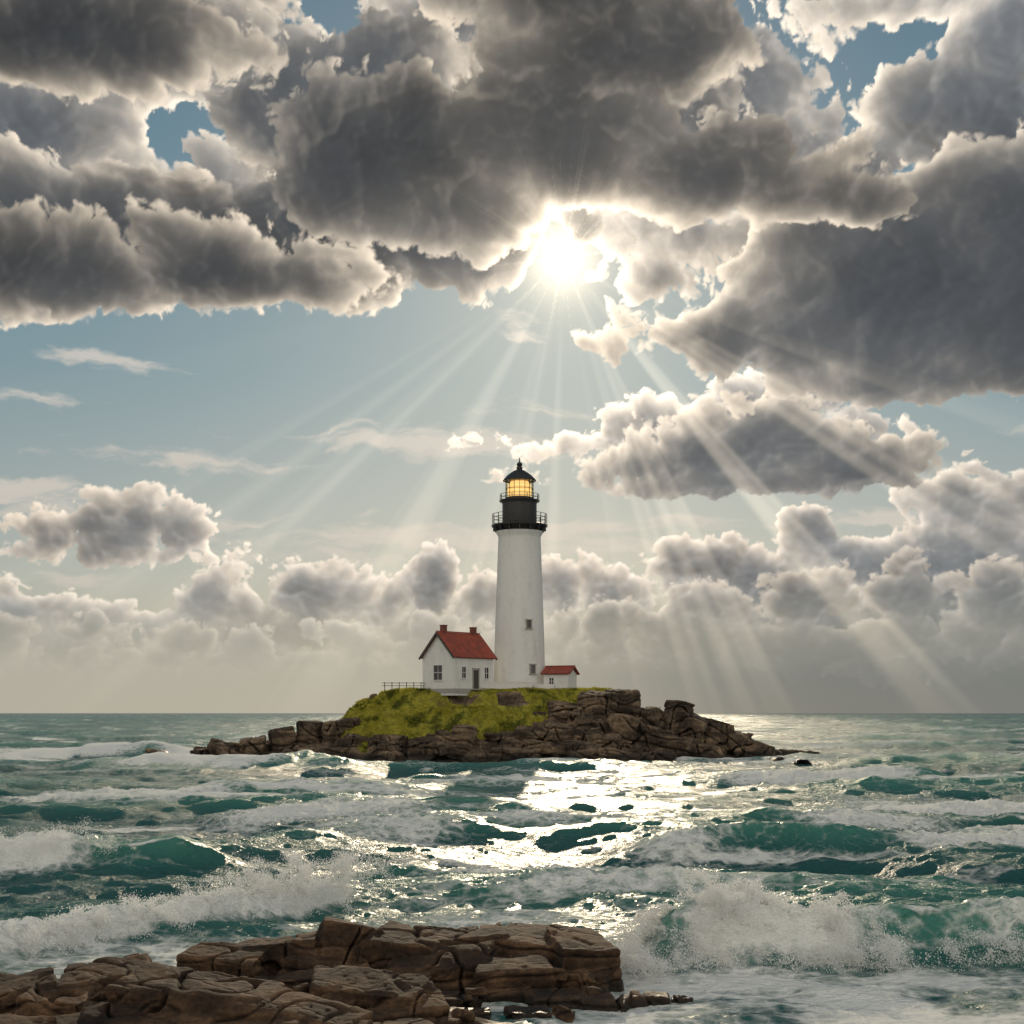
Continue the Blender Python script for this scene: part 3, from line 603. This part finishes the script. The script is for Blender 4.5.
bx=IX[sel[:,0],sel[:,1]]+RS.uniform(-.08,.08,len(sel)); by=IY[sel[:,0],sel[:,1]]+RS.uniform(-.08,.08,len(sel)); bz=Zi[sel[:,0],sel[:,1]]
cl=.5+.9*np.clip(fbm2(bx*.8,by*.8,3,330)+.3,0,1); hh=(.10+.24*RS.rand(len(sel)))*cl
th=RS.uniform(0,6.28,len(sel)); wd=.05
v=np.zeros((len(sel),3,3)); v[:,0]=np.stack([bx-wd*np.cos(th),by-wd*np.sin(th),bz-.04],-1); v[:,1]=np.stack([bx+wd*np.cos(th),by+wd*np.sin(th),bz-.04],-1)
v[:,2]=np.stack([bx+RS.normal(0,.1,len(sel)),by+RS.normal(0,.1,len(sel)),bz+hh],-1)
go_=tri_obj('grass',v.reshape(-1,3),np.arange(len(sel)*3).reshape(-1,3))
mg,n,b_=newmat('grass'); geo=n.nt.nodes.new('ShaderNodeNewGeometry')
gc=n.ramp(n.noise(geo.outputs['Position'],.42,6,.65),[(p,tuple(min(1,k*1.35) for k in c)) for p,c in gstops])
n.nt.nodes.remove(b_); df=n.nt.nodes.new('ShaderNodeBsdfDiffuse'); tr=n.nt.nodes.new('ShaderNodeBsdfTranslucent'); mx=n.nt.nodes.new('ShaderNodeMixShader'); mx.inputs[0].default_value=.5
n.setin(df.inputs[0],gc); n.setin(tr.inputs[0],gc); n.nt.links.new(df.outputs[0],mx.inputs[1]); n.nt.links.new(tr.outputs[0],mx.inputs[2]); n.nt.links.new(mx.outputs[0],n.nt.nodes['Material Output'].inputs[0])
go_.data.materials.append(mg)

# ================================================================= BUILDINGS
def paint(name,c,rough=.6,stain=.25,sc=.8):
    m,n,b=newmat(name); geo=n.nt.nodes.new('ShaderNodeNewGeometry'); P=geo.outputs['Position']
    a=n.noise(n.V('MULTIPLY',P,(1.6,1.6,.25)),sc,6,.65); q=n.noise(P,sc*3,5,.6)
    f=n.M('MULTIPLY',n.mapr(n.M('ADD',n.M('MULTIPLY',a,.6),n.M('MULTIPLY',q,.4)),.45,.75),stain)
    n.setin(b.inputs['Base Color'],n.mix(f,c,tuple(x*.55*k for x,k in zip(c,(1,.93,.82)))))
    b.inputs['Roughness'].default_value=rough; n.setin(b.inputs['Normal'],n.bump(q,.3,.03)); return m
M_white=paint('white_paint',(.68,.68,.67),.6,.45); M_black=paint('black_iron',(.018,.018,.02),.45,.3)
M_trim=paint('dark_trim',(.05,.045,.04)); M_found=paint('stone_foundation',(.33,.32,.30),.8,.6)
M_brick=paint('chimney_brick',(.16,.05,.035),.8,.5)
m,n,b_=newmat('red_roof'); geo=n.nt.nodes.new('ShaderNodeTexCoord'); P=geo.outputs['Object']
n.setin(b_.inputs['Base Color'],n.mix(n.mapr(n.noise(P,1.5,5,.6),.3,.7),(.34,.06,.032),(.17,.042,.026))); b_.inputs['Roughness'].default_value=.7
n.setin(b_.inputs['Normal'],n.bump(n.noise(n.V('MULTIPLY',P,(1,1,6.)),3.,3),.5,.08)); M_roof=m
m,n,b_=newmat('window_glass'); b_.inputs['Base Color'].default_value=(.02,.025,.03,1); b_.inputs['Roughness'].default_value=.08
n.setin(b_.inputs['Normal'],n.bump(n.noise(None,2.,2),.1,.02)); M_win=m
m,n,b_=newmat('lantern_glass'); n.nt.nodes.remove(b_)
tb=n.nt.nodes.new('ShaderNodeBsdfTransparent'); tb.inputs[0].default_value=(1,.93,.75,1); gl=n.nt.nodes.new('ShaderNodeBsdfGlossy'); gl.inputs['Roughness'].default_value=.05
mx=n.nt.nodes.new('ShaderNodeMixShader'); mx.inputs[0].default_value=.08; n.nt.links.new(tb.outputs[0],mx.inputs[1]); n.nt.links.new(gl.outputs[0],mx.inputs[2]); n.nt.links.new(mx.outputs[0],n.nt.nodes['Material Output'].inputs[0]); M_lg=m
m,n,b_=newmat('lamp_lens'); tcn=n.nt.nodes.new('ShaderNodeTexCoord'); zz=n.sep(tcn.outputs['Object'])[2]
st_=n.M('SINE',n.M('MULTIPLY',zz,22.)); b_.inputs['Base Color'].default_value=(.6,.5,.3,1)
n.setin(b_.inputs['Emission Color'],n.mix(n.mapr(st_,-.6,.8),(1.,.52,.13),(1.,.78,.36))); b_.inputs['Emission Strength'].default_value=1.05; M_lens=m
def bm_obj(name,bm,mat,parent,smooth=False):
    bmesh.ops.recalc_face_normals(bm,faces=bm.faces)
    me=bpy.data.meshes.new(name); bm.to_mesh(me); bm.free()
    me.materials.append(mat); return link(bpy.data.objects.new(name,me),parent)
def lathe(name,prof,seg,mat,parent,smooth=True,close=True):
    bm=bmesh.new(); rings=[]
    for r,z in prof: rings.append([bm.verts.new((r*math.cos(2*math.pi*i/seg),r*math.sin(2*math.pi*i/seg),z)) for i in range(seg)])
    for a,b in zip(rings[:-1],rings[1:]):
        for i in range(seg): bm.faces.new((a[i],a[(i+1)%seg],b[(i+1)%seg],b[i]))
    if close: bm.faces.new(rings[0][::-1]); bm.faces.new(rings[-1])
    o=bm_obj(name,bm,mat,parent,False)
    if smooth:
        me=o.data
        for p in me.polygons: p.use_smooth=True
        try: me.set_sharp_from_angle(angle=math.radians(35))
        except Exception: pass
    return o
def addbox(bm,c,d,R=None):
    M=Matrix.Translation(Vector(c))@(R.to_4x4() if R else Matrix.Identity(4))@Matrix.Diagonal((d[0],d[1],d[2],1))
    bmesh.ops.create_cube(bm,size=1,matrix=M)
def boxes(name,lst,mat,parent):
    bm=bmesh.new()
    for t in lst: addbox(bm,*t)
    return bm_obj(name,bm,mat,parent)
LH=link(bpy.data.objects.new('lighthouse',None)); LH.location=(.85,161,7.5)
lathe('foundation',[(3.35,-1),(3.35,.35),(3.05,.45)],64,M_found,LH)
lathe('tower_wall',[(2.96,.45),(2.93,1.2),(2.86,3.5),(2.76,7),(2.62,11),(2.48,15),(2.40,17.2),(2.42,17.5),(2.62,17.8),(2.66,18.0)],96,M_white,LH)
lathe('corbel',[(2.10,18.0),(2.5,18.02),(2.62,18.25),(2.95,18.55),(2.2,18.56)],64,M_black,LH)
lathe('gallery_deck',[(2.0,18.56),(3.15,18.56),(3.18,18.62),(3.18,18.74),(3.1,18.78),(2.0,18.78)],64,M_black,LH)
lathe('watch_room',[(2.02,18.78),(2.02,19.0),(1.95,19.05),(1.95,21.2),(2.0,21.25),(2.02,21.4)],48,M_black,LH)
lathe('lantern_deck',[(2.0,21.4),(2.25,21.4),(2.28,21.45),(2.28,21.55),(1.6,21.58)],48,M_black,LH)
lathe('lantern_base',[(1.62,21.58),(1.62,21.85),(1.55,21.87)],16,M_black,LH,False)
lathe('lamp_lens',[(1.0,21.88),(1.25,22.1),(1.36,22.7),(1.25,23.3),(1.0,23.7)],32,M_lens,LH)
lathe('lantern_glass',[(1.52,21.87),(1.52,23.75)],16,M_lg,LH,False,False)
bm=bmesh.new()
for i in range(16):
    a=2*math.pi*i/16; R=Matrix.Rotation(a,3,'Z'); addbox(bm,(1.56*math.cos(a),1.56*math.sin(a),22.81),(.06,.05,1.9),R)
bm_obj('lantern_mullions',bm,M_black,LH)
lathe('lantern_ring',[(1.54,22.82),(1.60,22.82),(1.60,22.88),(1.54,22.88)],16,M_black,LH,False,False)
lathe('lantern_roof',[(1.60,23.75),(1.86,23.72),(1.90,23.8),(1.75,24.0),(1.3,24.45),(.75,24.85),(.36,25.02),(.30,25.1)],32,M_black,LH)
lathe('roof_vent',[(.30,25.1),(.34,25.15),(.34,25.35),(.22,25.42),(.30,25.5),(.33,25.65),(.25,25.82),(.08,25.92),(.04,26.4)],20,M_black,LH)
def railing(name,R,z0,z1,nb,npost):
    bm=bmesh.new()
    for i in range(npost):
        a=2*math.pi*i/npost; addbox(bm,(R*math.cos(a),R*math.sin(a),(z0+z1)/2),(.06,.06,z1-z0),Matrix.Rotation(a,3,'Z'))
    seg=48
    for k in range(nb):
        z=z0+(z1-z0)*(k+1)/nb
        for i in range(seg):
            a=2*math.pi*(i+.5)/seg; addbox(bm,(R*math.cos(a),R*math.sin(a),z),(.045,2*math.pi*R/seg+.01,.05),Matrix.Rotation(a,3,'Z'))
    return bm_obj(name,bm,M_black,LH)
railing('gallery_railing',3.08,18.78,19.95,3,18); railing('lantern_railing',2.2,21.55,22.2,2,16)
boxes('bracket_posts',[((2.55*math.cos(a),2.55*math.sin(a),18.3),(.9,.1,.5),Matrix.Rotation(a,3,'Z')) for a in [2*math.pi*i/16 for i in range(16)]],M_black,LH)
def twin(z,ang,r,wd=.6,hg=1.0):
    a=math.radians(ang); R=Matrix.Rotation(a,3,'Z'); c=lambda k:((r+k)*math.cos(a),(r+k)*math.sin(a),z)
    boxes('window_pane',[(c(-.04),(.16,wd,hg),R)],M_win,LH)
    t=R@Vector((0,1,0)); L_=[]
    for s_ in (-1,1): L_.append((tuple(Vector(c(0))+t*s_*(wd/2+.05)),(.26,.1,hg+.2),R))
    L_.append((tuple(Vector(c(.01))+Vector((0,0,hg/2+.06))),(.3,wd+.32,.12),R)); L_.append((tuple(Vector(c(.04))-Vector((0,0,hg/2+.06))),(.36,wd+.36,.12),R))
    boxes('window_frame',L_,M_found,LH)
twin(7.4,-68,2.72,.5,.9); twin(2.4,-60,2.87,.55,.95)
KH=link(bpy.data.objects.new('keepers_house',None)); al=math.radians(48); KH.location=(-5.95,157.3,7.5); KH.rotation_euler=(0,0,al)
Lh,Wh,Hh_,Hr=6.2,4.9,3.7,6.25
def gable(name,parent,L,W_,He,Hr):
    bm=bmesh.new(); pr=[(-W_/2,-.6),(W_/2,-.6),(W_/2,He),(0,Hr-.12),(-W_/2,He)]
    A=[bm.verts.new((-L/2,y_,z)) for y_,z in pr]; B=[bm.verts.new((L/2,y_,z)) for y_,z in pr]
    bm.faces.new(A); bm.faces.new(B[::-1])
    for i in range(5): bm.faces.new((A[i],A[(i+1)%5],B[(i+1)%5],B[i]))
    bm_obj(name,bm,M_white,parent)
gable('walls',KH,Lh,Wh,Hh_,Hr)
pitch=math.atan2(Hr-Hh_,Wh/2); sl_=math.hypot(Hr-Hh_,Wh/2)+.32
def roof(name,parent,L,W_,He,Hr,mat,th=.14,over=.32):
    pitch=math.atan2(Hr-He,W_/2); sl_=math.hypot(Hr-He,W_/2)+over
    L_=[]
    for s_ in (-1,1):
        R=Matrix.Rotation(-s_*pitch,3,'X'); mid=Vector((0,s_*math.cos(pitch)*sl_/2,Hr-math.sin(pitch)*sl_/2))+Vector((0,s_*math.sin(pitch),math.cos(pitch)))*th/2
        L_.append((tuple(mid),(L+.6,sl_,th),R))
    boxes(name,L_,mat,parent)
    boxes('ridge_cap',[((0,0,Hr+th+.03),(L+.62,.26,.10))],mat,parent)
roof('roof',KH,Lh,Wh,Hh_,Hr,M_roof)
L_=[]
for e_ in (-1,1):
    for s_ in (-1,1):
        R=Matrix.Rotation(-s_*pitch,3,'X'); mid=Vector((e_*(Lh/2+.33),s_*math.cos(pitch)*sl_/2,Hr-math.sin(pitch)*sl_/2))-Vector((0,0,.05))
        L_.append((tuple(mid),(.05,sl_,.24),R))
boxes('bargeboards',L_,M_trim,KH)
boxes('chimney',[((-Lh/2+.8,0,Hr+.25),(.6,.5,1.1)),((-Lh/2+.8,0,Hr+.84),(.7,.6,.1)),((Lh/2-.7,0,Hr+.2),(.6,.5,1.1)),((Lh/2-.7,0,Hr+.79),(.7,.6,.1))],M_brick,KH)
def win(parent,face,u,z,wd,hg,Lq,Wq):
    if face=='g': c=lambda d,du,dz:(-Lq/2-d,u+du,z+dz); D=lambda t,a,b:(t,a,b)
    else: c=lambda d,du,dz:(u+du,-Wq/2-d,z+dz); D=lambda t,a,b:(a,t,b)
    boxes('window_pane',[(c(.01,0,0),D(.06,wd,hg))],M_win,parent)
    f=[(c(.04,-wd/2-.04,0),D(.12,.08,hg+.16)),(c(.04,wd/2+.04,0),D(.12,.08,hg+.16)),(c(.045,0,hg/2+.04),D(.13,wd+.2,.08)),(c(.06,0,-hg/2-.05),D(.18,wd+.3,.1)),(c(.045,0,0),D(.05,wd,.05)),(c(.04,0,0),D(.05,.05,hg))]
    boxes('window_frame',f,M_white,parent)
win(KH,'g',0.,1.9,1.3,1.6,Lh,Wh)
win(KH,'s',-1.7,1.9,.6,1.2,Lh,Wh); win(KH,'s',1.9,1.9,.6,1.2,Lh,Wh)
boxes('door',[((.2,-Wh/2-.02,1.15),(.8,.08,2.1))],M_trim,KH)
boxes('door_frame',[((-.26,-Wh/2-.05,1.18),(.1,.12,2.3)),((.66,-Wh/2-.05,1.18),(.1,.12,2.3)),((.2,-Wh/2-.055,2.36),(1.12,.13,.12)),((.2,-Wh/2-.4,.06),(1.5,.8,.12))],M_found,KH)
boxes('foundation',[((0,0,-.1),(Lh+.16,Wh+.16,.5))],M_found,KH)
OS=link(bpy.data.objects.new('oil_shed',None)); OS.location=(5.4,159.3,7.5); OS.rotation_euler=(0,0,math.radians(-22))
Lo,Wo=2.9,2.8
gable('walls',OS,Lo,Wo,1.9,2.55); roof('roof',OS,Lo,Wo,1.9,2.62,M_roof,.12,.25)
win(OS,'s',-.5,1.05,.5,.7,Lo,Wo)
SW=boxes('stone_wall',[((-1.3,157.2,7.85),(7.,.35,1.0)),((-1.3,157.2,8.4),(7.1,.45,.1)),((3.6,158.0,7.8),(2.2,.3,.8))],M_white,None)
L_=[]
for i in range(9):
    x=-14.+i*.8; L_.append(((x,156.4,7.9),(.08,.08,1.)))
L_.append(((-10.9,156.4,8.3),(6.8,.05,.06))); L_.append(((-10.9,156.4,8.0),(6.8,.05,.06)))
boxes('wooden_fence',L_,M_trim,None)
print('done')
